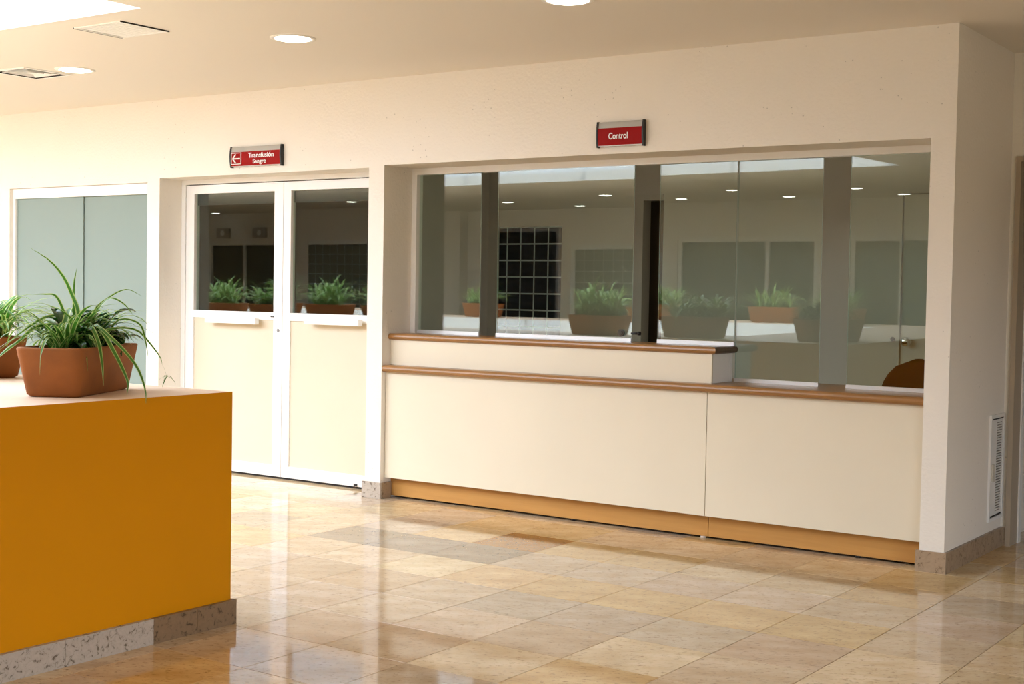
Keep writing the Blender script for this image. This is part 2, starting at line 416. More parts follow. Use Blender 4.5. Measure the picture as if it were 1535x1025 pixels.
sp(-1.3, -1.9, GREY); sp(-0.9, -1.9, GREY); sp(-0.45, -1.9, GREY); sp(0.0, -1.9, TAN); sp(-1.25, -2.8, TAN); sp(-0.9, -2.4, TAN)
sp(-0.9, -1.5, GOLD); sp(-0.45, -1.5, GOLD); sp(0.0, -1.5, GOLD); sp(0.4, -1.07, PINK); sp(0.4, -0.65, GREY); sp(0.4, -1.5, SAND)
sp(-2.15, -2.75, GREY); sp(-1.7, -2.75, TAN); sp(-1.7, -2.35, PINK); sp(-2.15, -2.35, PINK); sp(-1.3, -0.65, GOLD); sp(-1.7, -0.65, GOLD)
sp(-0.9, -1.07, PINK); sp(-0.45, -1.07, PINK); sp(-0.45, -0.65, SAND)
def in_view(x, y):
    v = Vector((x, y, 0)) - CAM; z = v.dot(F_)
    if z < 0.5: return False
    px = 767.5 + FPX * v.dot(Rt_) / z; py = 512.5 - FPX * v.dot(Up_) / z
    return -70 < px < 1605 and 690 < py < 1110
rt = random.Random(3)
sbm = bmesh.new(); tone = sbm.loops.layers.float_color.new('tone')
cells = []
for i in range(-53, 15):
    for j in range(-31, 7):
        cx, cy = GX + P * (i + .5), GY + P * (j + .5)
        if XL < cx < XR and YB < cy < 2.3: cells.append(((Vector((cx, cy, 0)) - CAM).length, i, j, cx, cy))
cells.sort()
npart = 0
for dist, i, j, cx, cy in cells:
    k = rt.random()
    base = SPECIAL.get((i, j)) or (CREAM if k < .38 else SAND if k < .58 else PALE if k < .72 else GOLD if k < .86 else PINK if k < .95 else GREY)
    f = rt.uniform(.94, 1.05)
    c = (base[0] * f, base[1] * f * rt.uniform(.985, 1.01), base[2] * f * rt.uniform(.95, 1.04), 1)
    hidden = cx < -2.25 and cy < -2.75 or (cx < -.2 and cy > .45)
    if in_view(cx, cy) and not hidden and npart < 300:
        o = link('tile', tme, floor, (cx, cy, 0), (0, 0, 0)); o.color = c; npart += 1
    else:
        n0 = len(sbm.faces)
        tile_mesh(sbm, cx, cy, (P - G) / 2, (P - G) / 2)
        sbm.faces.ensure_lookup_table()
        a = rt.random()
        for fc in sbm.faces[n0:]:
            for lp in fc.loops: lp[tone] = (c[0], c[1], c[2], a)
tag(obj('tiles', sbm, M['tile_attr'], floor), kind='stuff')

# ------------------------------------------------------------------ stone baseboards, one piece per stone
def skirting(name, runs, mt_cycle):
    """runs: list of (x0,x1,y0,y1); every run is cut into stones about 0.42 long"""
    e = empty(name); e['kind'] = 'structure'
    k = 0
    for (x0, x1, y0, y1) in runs:
        lx, ly = x1 - x0, y1 - y0
        L_ = max(lx, ly); n = max(1, round(L_ / 0.44))
        for q in range(n):
            a, b = q / n, (q + 1) / n
            g = 0.0008
            bm = bmesh.new()
            if lx >= ly: box(bm, x0 + lx*a + (g if q else 0), x0 + lx*b - g, y0, y1, 0, 0.107)
            else: box(bm, x0, x1, y0 + ly*a + (g if q else 0), y0 + ly*b - g, 0, 0.107)
            bevel(bm, 0.0015, 1)
            obj('stone', bm, mt_cycle[k % len(mt_cycle)], e); k += 1
    return e
B_ = 0.015
skirting('baseboard_right', [(-0.142, B_, -B_, 0.0), (0.0, B_, 0.0, 0.34), (0.0, B_, 0.34, 1.02), (B_, 0.03, 1.005, 1.02)], [M['skirt']])
skirting('baseboard_middle', [(D1[1] - B_, W2[0] + B_, -B_, 0.0), (W2[0], W2[0] + B_, 0.0, 0.1)], [M['skirt_pale'], M['skirt']])
skirting('baseboard_left', [(W1[1] - B_, D1[0] + B_, -B_, 0.0), (XL, W1[0] + B_, -B_, 0.0)], [M['skirt_pale']])

# ------------------------------------------------------------------ frosted window on the far left
w1 = empty('window_1'); tag(w1, 'pale green frosted sliding window in white frame behind the potted plants', kind='structure')
y = 0.05
boxes('window_frame', [(W1[0] + .001, -7.748, y - .02, y + .05, 0.002, W1[2] - .002), (-7.748, W1[1] - .001, y - .02, y + .05, 2.082, W1[2] - .002), (-7.748, W1[1] - .001, y - .02, y + .05, 0.002, 0.08)], M['white'], w1, 0.002)
boxes('frosted_pane', [(-7.748, -6.895, y, y + .008, 0.08, 2.082)], M['frost'], w1)
boxes('frosted_pane', [(-6.905, W1[1] - .002, y + .012, y + .02, 0.08, 2.082)], M['frost'], w1)
boxes('backing', [(W1[0], W1[1], 0.30, 0.34, 0, W1[2])], M['room'], w1)

# ------------------------------------------------------------------ glazed double door
def pane(name, x0, x1, z0, z1, y, a, t, parent, mt=M['glass'], th=0.008):
    """a sheet of glass, turned a hair out of square as hung panes are"""
    bm = bmesh.new()
    hx, hz = (x1 - x0) / 2, (z1 - z0) / 2
    fs = box(bm, -hx, hx, -th / 2, th / 2, -hz, hz)
    for k in 'btrl': fs[k].material_index = 1
    o = obj(name, bm, [mt, M['edge']], parent, ((x0 + x1) / 2, y, (z0 + z1) / 2))
    o.rotation_euler = (R(t), 0, R(a))
    return o
d1 = empty('door_1'); tag(d1, 'white half glazed double door under the red arrow sign', kind='structure')
YD = 0.22
boxes('door_frame', [(D1[0] + .001, -5.893, YD - .005, TH, 0, D1[2] - .001), (-5.893, D1[1] - .001, YD - .005, TH, 2.156, D1[2] - .001), (-3.912, D1[1] - .001, YD - .005, TH, 0, 2.156)], M['white'], d1, 0.002)
boxes('head_gap', [(-5.893, -3.912, YD + .035, YD + .04, 2.0, 2.156)], M['dark'], d1)
def door_leaf(x0, x1, sl, sr, hx0, hx1, hz):
    lf = boxes('door_leaf', [(x0, x0 + sl, YD, YD + .045, .017, 2.149), (x1 - sr, x1, YD, YD + .045, .017, 2.149),
        (x0 + sl, x1 - sr, YD, YD + .045, 2.085, 2.149), (x0 + sl, x1 - sr, YD, YD + .045, 1.152, 1.207), (x0 + sl, x1 - sr, YD, YD + .045, .017, .098)], M['white'], d1, 0.0015)
    pane('glass_pane', x0 + sl, x1 - sr, 1.205, 2.087, YD + .028, -0.12, .33 if x0 < -5 else .45, lf)
    boxes('lower_panel', [(x0 + sl - .004, x1 - sr + .004, YD + .010, YD + .03, .094, 1.156)], M['doorpanel'], lf)
    bm = bmesh.new(); box(bm, hx0, hx1, YD - .07, YD - .03, hz, hz + .045)
    box(bm, hx0 + .03, hx0 + .07, YD - .03, YD, hz + .008, hz + .037); box(bm, hx1 - .07, hx1 - .03, YD - .03, YD, hz + .008, hz + .037)
    bevel(bm, .004); tag(obj('push_bar', bm, M['white'], lf), 'white push bar')
    return lf
l1 = door_leaf(-5.889, -4.872, .088, .088, -5.60, -5.076, 1.119)
l2 = door_leaf(-4.867, -3.916, .072, .075, -4.592, -4.083, 1.135)
bm = bmesh.new(); cyl(bm, (-4.909, YD, 1.079), (0, -1, 0), .011, .006, 16); box(bm, -4.911, -4.907, YD - .009, YD - .005, 1.066, 1.092)
tag(obj('lock_cylinder', bm, M['steel'], l1), 'small steel lock')
boxes('latch_mark', [(-4.985, -4.973, YD - .003, YD, 1.172, 1.180), (-4.967, -4.955, YD - .003, YD, 1.172, 1.180)], M['black'], l1)
bm = bmesh.new(); cyl(bm, (-4.143, YD, .03), (0, -1, 0), .009, .02, 12)
obj('door_bolt', bm, M['black'], l2)
boxes('threshold_gap', [(-5.893, -3.912, YD + .02, YD + .04, 0.0, .05)], M['dark'], d1)

# ------------------------------------------------------------------ counter window: white frame and frameless sliding panes
w2 = empty('window_2'); tag(w2, 'wide counter window of frameless sliding glass panes under the Control sign', kind='structure')
YG = 0.31
boxes('window_frame', [(W2[0] + .001, -3.699, YG - .02, YG + .045, 1.098, W2[2] - .001), (-3.699, W2[1] - .001, YG - .02, YG + .045, 2.164, W2[2] - .001), (-0.160, W2[1] - .001, YG - .02, YG + .045, 0.89, 2.164)], M['white'], w2, 0.002)
PA, PT = -0.7, 0.36
def sliding(x0, x1, zb, y, lock=None):
    p = pane('sliding_pane', x0, x1, zb + .018, 2.166, y, PA * (0.35 if x0 < -2 else 1), PT * (0.6 if x0 < -2 else 1), w2)
    ox, oy, oz = p.location
    bm = bmesh.new()
    hh = (x1 - x0) / 2
    box(bm, -hh, hh, -.012, .010, zb - oz, zb + .022 - oz); bevel(bm, .002)
    o = obj('bottom_rail', bm, M['alu'], p)
    if lock is not None:
        bm = bmesh.new()
        for sx, r in ((lock[0], .022),):
            cyl(bm, (sx - ox, -.004, lock[1] - oz), (0, -1, 0), r, .016, 20)
            cyl(bm, (sx - ox, -.020, lock[1] - oz), (0, -1, 0), r * .55, .006, 16)
        obj('pane_lock', bm, M['gunmetal'], p)
    return p
sliding(-3.700, -3.181, 1.098, .325)
p2_ = sliding(-3.028, -2.015, 1.098, .300, (-2.085, 1.15))
bm = bmesh.new(); cyl(bm, (-2.02 + 2.5215, .0, 1.15 - p2_.location[2]), (1, 0, 0), .007, .05, 12); cyl(bm, (-1.972 + 2.5215, .0, 1.15 - p2_.location[2]), (1, 0, 0), .012, .014, 14); obj('latch_bolt', bm, M['black'], p2_)
sliding(-1.854, -1.345, 1.098, .325)
sliding(-1.343, -0.828, 0.889, .330)
sliding(-0.662, -0.162, 0.889, .312)

# ------------------------------------------------------------------ reception counter
ct = empty('reception_counter', (-1.93, 0.1, 0))
tag(ct, 'cream fronted reception counter with two wooden ledges and ochre kick board under the sliding window', 'counter')
def cpart(name, bm, mt, parent=ct):
    o = obj(name, bm, mt); o.parent = parent; o.matrix_parent_inverse = parent.matrix_world.inverted() if False else Matrix.Translation(-parent.location); return o
def cbox(name, b, mt, bev=.0012):
    bm = bmesh.new(); box(bm, *b); bevel(bm, bev, 1); return cpart(name, bm, mt)
XA, XB, XS = W2[0] + .003, W2[1] - .006, -1.369
cbox('front_panel', (XA, XS - .0022, .04, .062, .140, .844), M['panel'])
cbox('front_panel', (XS + .0022, XB, .04, .062, .140, .844), M['panel'])
cbox('kick_board', (XA, -1.3785, .107, .127, .014, .150), M['kick'])
cbox('kick_board', (-1.3755, XB, .107, .127, .014, .150), M['kick'])
cbox('carcass', (XA + .02, XB - .01, .135, .40, .006, .838), M['dark'])
for x in (-3.2, -2.3, -.5, -1.42):
    bm = bmesh.new(); cyl(bm, (x, .13, 0.0), (0, 0, 1), .016, .02, 12); cpart('levelling_foot', bm, M['white'] if x == -1.42 else M['black'])
def nosed(y0, y1, z0, z1, n=8):
    r = (z1 - z0) / 2; zc = (z0 + z1) / 2
    return [(y1, z0), (y1, z1)] + [(y0 + r - r * math.cos(R(-90 + 180 * i / n)), zc + r * math.sin(R(90 - 180 * i / n))) for i in range(n + 1)]
bm = bmesh.new(); prism_x(bm, nosed(.0, .62, .843, .888), W2[0] + .001, W2[1] - .001, smooth=False)
lo = cpart('lower_ledge', bm, M['ledge'])
cbox('upper_panel', (W2[0] + .003, -1.367, .084, .100, .889, 1.060), M['panel'])
cbox('upper_panel', (-1.383, -1.3672, .1002, .315, .889, 1.060), M['white'])
cbox('corner_strip', (-1.383, -1.366, .3155, .345, .889, 1.060), M['white'])
# upper ledge: nose along the front and round the free right end
bm = bmesh.new()
zc, rr = 1.077, .021
prof = [(rr * (1 - math.cos(R(-90 + 180 * i / 8))), rr * math.sin(R(90 - 180 * i / 8))) for i in range(9)]   # inset, height
rings = []
for ins, dz in prof:
    rings.append([bm.verts.new(p) for p in ((W2[0] + .001, .061 + ins, zc + dz), (-1.335 - ins, .061 + ins, zc + dz), (-1.335 - ins, .352, zc + dz), (W2[0] + .001, .352, zc + dz))])
for a, b in zip(rings, rings[1:]):
    for i in range(4):
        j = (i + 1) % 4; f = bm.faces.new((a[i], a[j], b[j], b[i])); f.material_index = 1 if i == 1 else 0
bm.faces.new(rings[0]); bm.faces.new(rings[-1][::-1])
cpart('upper_ledge', bm, [M['ledge'], M['ledge_end_shade']])

# ------------------------------------------------------------------ signs
def text_mesh(body, size, mt, parent, loc, name='lettering', bold=.012, width=None):
    cu = bpy.data.curves.new(name, 'FONT'); cu.body = body; cu.size = size; cu.align_x = 'CENTER'; cu.align_y = 'CENTER'
    cu.extrude = 0.0006; cu.offset = bold * size
    t = bpy.data.objects.new(name, cu); COL.objects.link(t)
    bpy.context.view_layer.update()
    me = bpy.data.meshes.new_from_object(t.evaluated_get(bpy.context.evaluated_depsgraph_get()))
    bpy.data.objects.remove(t)
    me.materials.append(mt)
    o = link(name, me, parent, loc, (R(90), 0, 0))
    if width:
        xs = [v.co.x for v in me.vertices]; o.scale = (width / (max(xs) - min(xs)), 1, 1)
    return o
def sign(x0, x1, z0, z1, label, dep=.030):
    s = empty('wall_sign', ((x0 + x1) / 2, 0, z0)); tag(s, label, 'sign')
    h = z1 - z0; hw = (x1 - x0) / 2
    def arc(k0, k1, off=0.0, n=10):
        # shallow bow: y as a function of height fraction
        return [(-(dep + off) * (0.45 + 0.55 * math.sin(PI * min(1, max(0, .15 + .7 * k)))) , h * k) for k in [k0 + (k1 - k0) * i / n for i in range(n + 1)]]
    def strip(name, k0, k1, off, mt, inset):
        bm = bmesh.new(); pr = arc(k0, k1, off); prism_x(bm, pr + [(0.0, pr[-1][1]), (0.0, pr[0][1])], -hw + inset, hw - inset); return obj(name, bm, mt, s)
    strip('sign_body', 0.02, .98, -.003, M['sign_metal'], .010)
    strip('red_panel', .06, .735, .0, M['red'], .0105)
    for sx in (-1, 1):
        bm = bmesh.new(); pr = arc(-.02, 1.0, .004)
        prism_x(bm, pr + [(0.0, pr[-1][1]), (0.0, pr[0][1])], sx * hw - (.010 if sx > 0 else 0), sx * hw + (.010 if sx < 0 else 0)); obj('end_cap', bm, M['black'], s)
    return s, h
s2, h2 = sign(-2.095, -1.778, 2.243, 2.391, 'short red wall sign reading Control above the counter window')
text_mesh('Control', .052, M['text'], s2, (-.008, -.0322, h2 * .40), width=.128)
s1, h1 = sign(-5.160, -4.655, 2.238, 2.384, 'long red wall sign with left arrow reading Transfusión above the double door')
text_mesh('Transfusión', .048, M['text'], s1, (.062, -.0322, h1 * .53), width=.245)
text_mesh('Sangre', .042, M['text'], s1, (.045, -.0320, h1 * .24), width=.125)
bm = bmesh.new()
for b in ((-.237, -.135, .020, .024), (-.237, -.135, .098, .102), (-.237, -.233, .020, .102), (-.139, -.135, .020, .102)):
    box(bm, b[0], b[1], -.0325, -.029, b[2], b[3])
obj('arrow_border', bm, M['text'], s1)
bm = bmesh.new()
box(bm, -.222, -.148, -.033, -.029, .056, .064)
for sgn in (1, -1):
    v = [bm.verts.new((x, yy, .06 + sgn * z)) for yy in (-.033, -.029) for x, z in ((-.226, 0), (-.195, .033), (-.187, .028), (-.214, 0))]
    bm.faces.new(v[:4]); bm.faces.new(v[4:][::-1])
    for i in range(4):
        j = (i + 1) % 4; bm.faces.new((v[i], v[j], v[4 + j], v[4 + i]))
obj('arrow', bm, M['text'], s1)

# ------------------------------------------------------------------ ceiling fittings
def downlight(x, y, label, group=None):
    d = empty('downlight', (x, y, H)); tag(d, label, 'ceiling light', group)
    if 'ring' in DL:
        link('trim_ring', DL['ring'], d); link('lamp_glass', DL['lamp'], d)
    else:
        bm = bmesh.new(); lathe(bm, (0, 0, 0), (0, 0, -1), [(.098, -.03), (.100, .001), (.104, .006), (.126, .004), (.128, -.001)], 40)
        bm.faces.ensure_lookup_table(); bmesh.ops.delete(bm, geom=[f for f in bm.faces if len(f.verts) > 10], context='FACES_ONLY')
        DL['ring'] = obj('trim_ring', bm, M['white'], d, recalc=False).data
        bm = bmesh.new(); lathe(bm, (0, 0, 0), (0, 0, -1), [(.097, -.004), (.097, .003), (.085, .009), (.05, .014), (.01, .016)], 40)
        DL['lamp'] = obj('lamp_glass', bm, M['lamp'], d).data
DL = {}
downlight(-3.26, -1.36, 'round recessed ceiling downlight left of centre, right of the square vents')
downlight(-5.30, -1.25, 'round recessed ceiling downlight beside the louvred vent at far left')
downlight(-1.40, -1.44, 'round recessed ceiling downlight cut off by the top edge above the counter')
BACK = 'downlights reflected in the glass'
for x, yy, lab_ in (
    (-5.24, -10.9, 'small lit downlight reflected in the rightmost pane, at its left edge'), (-6.96, -10.5, 'small lit downlight reflected in the third pane, at its upper right'),
    (-8.65, -10.15, 'small lit downlight reflected in the second pane, the upper right of two'), (-5.14, -12.5, 'small lit downlight reflected in the rightmost pane, near its right edge'),
    (-6.92, -12.3, 'small lit downlight reflected in the fourth pane'), (-8.70, -12.1, 'small lit downlight reflected in the third pane, the left lower of two'),
    (-10.55, -12.4, 'small lit downlight reflected in the second pane, the lower one above the plant'), (-14.6, -11.3, 'small lit downlight reflected in the right door glass'),
    (-19.8, -12.8, 'small lit downlight reflected in the left door glass'), (-11.1, -11.05, 'small lit downlight reflected in the second pane, at its left edge')):
    downlight(x, yy, lab_, BACK)

# square return grille nearly closed
v1 = empty('ceiling_vent', (-3.895, -2.02, H)); tag(v1, 'square white ceiling vent with fine closed slats nearest the roof light corner', 'vent')
boxes('vent_frame', [(-.19, -.172, -.165, .165, -.006, .01), (.172, .19, -.165, .165, -.006, .01), (-.172, .172, -.165, -.148, -.006, .01), (-.172, .172, .148, .165, -.006, .01)], M['white'], v1, .001)
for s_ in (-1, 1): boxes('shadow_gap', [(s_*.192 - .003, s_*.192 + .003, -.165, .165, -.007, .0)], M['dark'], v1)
boxes('vent_back', [(-.172, .172, -.148, .148, .004, .01)], M['lining'], v1)
sm = None
for i in range(14):
    bm = bmesh.new(); box(bm, -.17, .17, -.0095, .0095, -.001, .001)
    o = obj('slat', bm, M['white'], v1, (0, -.138 + i * .0212, -.002)); o.rotation_euler = (R(5), 0, 0)
# louvred diffuser
v2 = empty('ceiling_vent', (-5.68, -1.31, H)); tag(v2, 'square ceiling air diffuser with dark gaps between angled louvres at far left', 'vent')
def sq_ring(bm, a0, z0, a1, z1):
    A = [bm.verts.new((sx * a0, sy * a0, z0)) for sx, sy in ((-1,-1),(1,-1),(1,1),(-1,1))]
    B = [bm.verts.new((sx * a1, sy * a1, z1)) for sx, sy in ((-1,-1),(1,-1),(1,1),(-1,1))]
    for i in range(4):
        j = (i + 1) % 4; bm.faces.new((A[i], A[j], B[j], B[i]))
bm = bmesh.new(); sq_ring(bm, .185, 0, .185, -.006); sq_ring(bm, .185, -.006, .160, -.006); obj('vent_frame', bm, M['white'], v2, recalc=False)
bm = bmesh.new(); sq_ring(bm, .160, -.0058, .160, .05); obj('throat', bm, M['dark'], v2, recalc=False)  # near-black colour stands in for the shade between the louvres
for k, a in enumerate((.128, .094, .060)):
    bm = bmesh.new(); sq_ring(bm, a, -.003, a - .016, .022); sq_ring(bm, a, -.005, a - .016, .020); sq_ring(bm, a, -.003, a, -.005); obj('louvre', bm, M['white'], v2, recalc=False)
boxes('vent_centre', [(-.026, .026, -.026, .026, -.004, .0)], M['white'], v2)
boxes('vent_back', [(-.16, .16, -.16, .16, .05, .056)], M['dark'], v2)

# ------------------------------------------------------------------ louvred access door in the return wall
ad = empty('access_door', (0, .88, .46)); tag(ad, 'white louvred access door with beige latch low on the side wall', 'access door')
boxes('access_frame', [(0, .012, -.14, -.118, -.295, .295), (0, .012, .11, .128, -.295, .295), (0, .012, -.118, .11, .275, .295), (0, .012, -.118, .11, -.295, -.275)], M['white'], ad, .001)
boxes('access_panel', [(0, .007, -.114, -.012, -.266, .266), (0, .007, .096, .106, -.266, .266), (0, .007, -.012, .096, .25, .266), (0, .007, -.012, .096, -.266, -.25)], M['white'], ad)
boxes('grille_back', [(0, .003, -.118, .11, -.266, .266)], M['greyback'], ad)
boxes('gap', [(0, .008, -.116, .108, .267, .274), (0, .008, -.116, .108, -.274, -.267)], M['dark'], ad)
for i in range(34):
    bm = bmesh.new(); box(bm, -.001, .001, -.012, .096, -.0062, .0062)
    o = obj('slat', bm, M['white'], ad, (.006, 0, -.24 + i * .01455)); o.rotation_euler = (0, R(35), 0)
bm = bmesh.new(); box(bm, .007, .022, -.122, -.085, -.075, .022); bevel(bm, .002); tag(obj('latch', bm, M['cream'], ad), 'beige latch')

# ------------------------------------------------------------------ doorway in the alcove and the passage behind
d3 = empty('door_3'); tag(d3, 'narrow slice of doorway with beige frame at the right edge', kind='structure')
boxes('door_frame', [(.031, .058, 1.0, 1.19, 0, 2.194), (.058, 1.449, 1.0, 1.19, 2.165, 2.194), (1.42, 1.449, 1.0, 1.19, 0, 2.165)], M['jamb'], d3, .001)
boxes('door_seal', [(.058, .066, 1.15, 1.20, 0, 2.165)], M['white'], d3)
boxes('wall_passage_left', [(-.049, -.02, 1.17, 2.5, 0, H)], M['wall'], kind='structure')
boxes('wall_passage_right', [(1.46, 1.56, 1.17, 2.5, 0, H)], M['wall'], kind='structure')
boxes('wall_passage_back', [(-.049, 1.56, 2.5, 2.6, 0, H)], M['wall'], kind='structure')
d4 = empty('door_4'); tag(d4, 'grey green glazed door at the end of the passage, right edge', kind='structure')
boxes('door_leaf', [(-.018, 1.455, 2.03, 2.07, .02, 2.2)], M['olive'], d4)
boxes('door_gap', [(-.018, 1.455, 2.04, 2.06, .0, .02)], M['dark'], d4)
boxes('ceiling_passage', [(-.049, 1.56, 1.17, 2.6, H, H + .1)], M['ceil'], kind='structure')

# ------------------------------------------------------------------ the office behind the glass
YI = 2.5
boxes('wall_office', [
    (-4.70, -4.60, YI, YI + .1, 0, 2.6), (-4.60, -3.96, YI, YI + .1, 1.93, 2.6), (-4.60, -3.96, YI, YI + .1, 0, .78),
    (-3.96, -3.25, YI, YI + .1, 0, 2.6), (-3.25, -3.02, YI, YI + .1, 2.16, 2.6), (-3.02, -1.13, YI, YI + .1, 0, 2.6), (-1.13, -.20, YI, YI + .1, 2.12, 2.6), (-.20, -.127, YI, YI + .1, 0, 2.6), (-1.2, -.05, YI + .1, YI + .16, 0, 2.6), (-.127, -.05, 1.02, YI + .1, 0, 2.6)], M['room'], kind='structure')
boxes('ceiling_office', [(-6.6, -.127, TH, 8.0, 2.6, 2.68)], M['room'], kind='structure')
boxes('wall_corridor', [(-6.6, -6.55, TH, 8.0, 0, 2.6), (-4.80, -4.751, 1.37, 8.0, 0, 2.6), (-6.55, -4.80, 7.9, 8.0, 0, 2.6)], M['brown'], kind='structure')
bm = bmesh.new()
pv = [[bm.verts.new((x, yy, z)) for z in (0, 2.6)] for x, yy in ((-3.80, TH + .001), (-4.70, 1.33), (-4.70, YI), (-4.745, YI), (-4.745, 1.35), (-3.86, TH + .001))]
for i in range(6):
    j = (i + 1) % 6; bm.faces.new((pv[i][0], pv[j][0], pv[j][1], pv[i][1])).material_index = 0 if i < 2 else 1
bm.faces.new([p[1] for p in pv]); bm.faces.new([p[0] for p in pv][::-1])
tag(obj('wall_partition', bm, [M['room'], M['brown']]), kind='structure')
boxes('wall_store', [(-3.30, -3.255, YI + .1, 2.72, 0, 2.6), (-3.02, -2.97, YI + .1, 2.72, 0, 2.6), (-3.30, -2.97, 2.72, 2.8, 0, 2.6)], M['brown'], kind='structure')
boxes('trim_1', [(-3.255, -3.19, YI - .02, YI + .1, 0, 2.165), (-3.19, -3.02, YI - .02, YI + .1, 2.12, 2.165)], M['cream'], kind='structure')
boxes('floor_office', [(-6.6, -.13, 2.4, 8.0, -.1, 0)], M['grout'], kind='structure')
d2 = empty('door_2'); tag(d2, 'pale inner office door with round chrome knob behind the right pane', kind='structure')
boxes('door_leaf', [(-1.126, -.205, YI + .02, YI + .06, .008, 2.115)], M['cream'], d2, .002)
bm = bmesh.new(); lathe(bm, (-1.075, YI + .02, 1.086), (0, -1, 0), [(.032, 0), (.032, .006), (.014, .012), (.013, .03), (.026, .038), (.034, .052), (.031, .066), (.016, .073), (.003, .074)], 28); tag(obj('door_knob', bm, M['chrome'], d2), 'round chrome knob')
bm = bmesh.new(); cyl(bm, (-1.175, YI, 1.10), (0, -1, 0), .016, .006, 16); obj('key_plate', bm, M['black'], d2)
# dark glass block screen
gb = empty('window_4', (-4.28, YI + .05, .78)); tag(gb, 'dark glass block screen with pale joints behind the second pane', kind='structure')
bm = bmesh.new(); box(bm, 0, .126, -.03, .03, 0, .126); bevel(bm, .004, 1)
bmesh.ops.recalc_face_normals(bm, faces=bm.faces[:])
gme = bpy.data.meshes.new('glass_block'); bm.to_mesh(gme); bm.free(); gme.materials.append(M['block'])
for i in range(5):
    for j in range(9):
        if j * .138 + .126 > 1.15: continue
        link('glass_block', gme, gb, (.32 - .012 - .126 - i * .138 + (0), 0, 1.15 - .012 - .126 - j * .138))
boxes('mortar', [(-.319, .319, -.0293, .022, 0.0, 1.149)], M['mortar'], gb)
# white cabinet just inside
cb = empty('low_cabinet', (-3.45, .95, 0)); tag(cb, 'white low cabinet inside the office below the glass block screen', 'cabinet')
boxes('cabinet_body', [(-.45, .35, -.20, .22, .0, 1.02)], M['white'], cb, .003)
boxes('cabinet_top', [(-.47, .37, -.22, .24, 1.02, 1.045)], M['lining'], cb, .003)
# unseen fill panels added to brighten the office
for k, x in enumerate((-3.1, -1.3)):
    e = empty('office_fill_panel', (x, 1.25, 2.6)); tag(e, 'square fill panel added to brighten the office, out of sight above, %s one' % ('left' if k == 0 else 'right'), 'ceiling light')
    boxes('fill_frame', [(-.31, .31, -.31, -.28, -.04, 0), (-.31, .31, .28, .31, -.04, 0), (-.31, -.28, -.28, .28, -.04, 0), (.28, .31, -.28, .28, -.04, 0)], M['white'], e)
    boxes('lamp_glass', [(-.28, .28, -.28, .28, -.03, -.01)], M['office_fill'], e)  # glowing face of the added fill panel
# office chair
ch = empty('office_chair', (-.43, .86, 0)); tag(ch, 'dark maroon office chair with rounded backrest behind the right end of the counter', 'chair')
bm = bmesh.new()
rows = []
NZ, NX = 12, 14
for side in (0, 1):
    grid = []
    for i in range(NZ + 1):
        k = i / NZ
        z = .50 + .545 * k
        hwid = .245 * (max(0.0, 1 - max(0, (k - .42) / .58) ** 2.3)) ** .5 * (.86 + .14 * min(1, k / .3))
        hwid = max(hwid, .02)
        grid.append([bm.verts.new((hwid * (2 * j / NX - 1), -.03 * (1 - (2 * j / NX - 1) ** 2) * -1 + (side * 2 - 1) * (.028 * (1 - abs(2 * j / NX - 1) ** 4) * (1 - abs(2 * k - 1) ** 6) + .004) + .06 * (k - .5) * -1, z)) for j in range(NX + 1)])
    rows.append(grid)
    for i in range(NZ):
        for j in range(NX):
            f = bm.faces.new((grid[i][j], grid[i][j + 1], grid[i + 1][j + 1], grid[i + 1][j])); f.smooth = True
a, b = rows
for i in range(NZ):
    for j in (0, NX): bm.faces.new((a[i][j], a[i + 1][j], b[i + 1][j], b[i][j]))
for j in range(NX):
    for i in (0, NZ): bm.faces.new((a[i][j], a[i][j + 1], b[i][j + 1], b[i][j]))
obj('backrest', bm, M['maroon'], ch)
bm = bmesh.new(); box(bm, -.24, .24, -.02, .44, .43, .50); bevel(bm, .03, 3); obj('seat', bm, M['maroon'], ch)
bm = bmesh.new(); box(bm, -.03, .03, -.05, -.035, .40, .62); box(bm, -.03, .03, -.05, .2, .40, .43); obj('back_bracket', bm, M['black'], ch)
bm = bmesh.new(); cyl(bm, (0, .2, .08), (0, 0, 1), .025, .34, 16); obj('column', bm, M['black'], ch)
for k in range(5):
    t = 2 * PI * k / 5 + .3
    bm = bmesh.new(); cyl(bm, (0, .2, .09), (math.cos(t), math.sin(t), -.06), .022, .27, 10, .014); obj('base_arm', bm, M['black'], ch)
    bm = bmesh.new(); cyl(bm, (.26 * math.cos(t) - .012, .2 + .26 * math.sin(t), .03), (1, 0, 0), .029, .024, 14); obj('caster', bm, M['black'], ch)

# ------------------------------------------------------------------ orange planter wall round the light well
X1, Y1, X0, Y0 = -2.026, -2.959, -16.5, -8.10
IX1, IY1, IX0, IY0 = -3.42, -3.90, -15.4, -7.15
ZB = .961
bm = bmesh.new()
def ringv(x0, x1, y0, y1, z): return [bm.verts.new(p) for p in ((x0,y0,z),(x1,y0,z),(x1,y1,z),(x0,y1,z))]
oa, ob, ia, ib = ringv(X0, X1, Y0, Y1, 0), ringv(X0, X1, Y0, Y1, ZB), ringv(IX0, IX1, IY0, IY1, 0), ringv(IX0, IX1, IY0, IY1, ZB)
for i in range(4):
    j = (i + 1) % 4
    bm.faces.new((oa[i], oa[j], ob[j], ob[i])).material_index = 0
    bm.faces.new((ob[i], ob[j], ib[j], ib[i])).material_index = 1
    bm.faces.new((ib[i], ib[j], ia[j], ia[i])).material_index = 2
    bm.faces.new((oa[j], oa[i], ia[i], ia[j])).material_index = 0
pw = empty('planter_divider', ((X0 + X1) / 2, (Y0 + Y1) / 2, 0)); tag(pw, 'low orange painted divider with stone skirting and potted plants on top, left foreground', 'divider')
o = cpart('wall_body', bm, [M['orange'], M['peach'], M['lining']], pw)
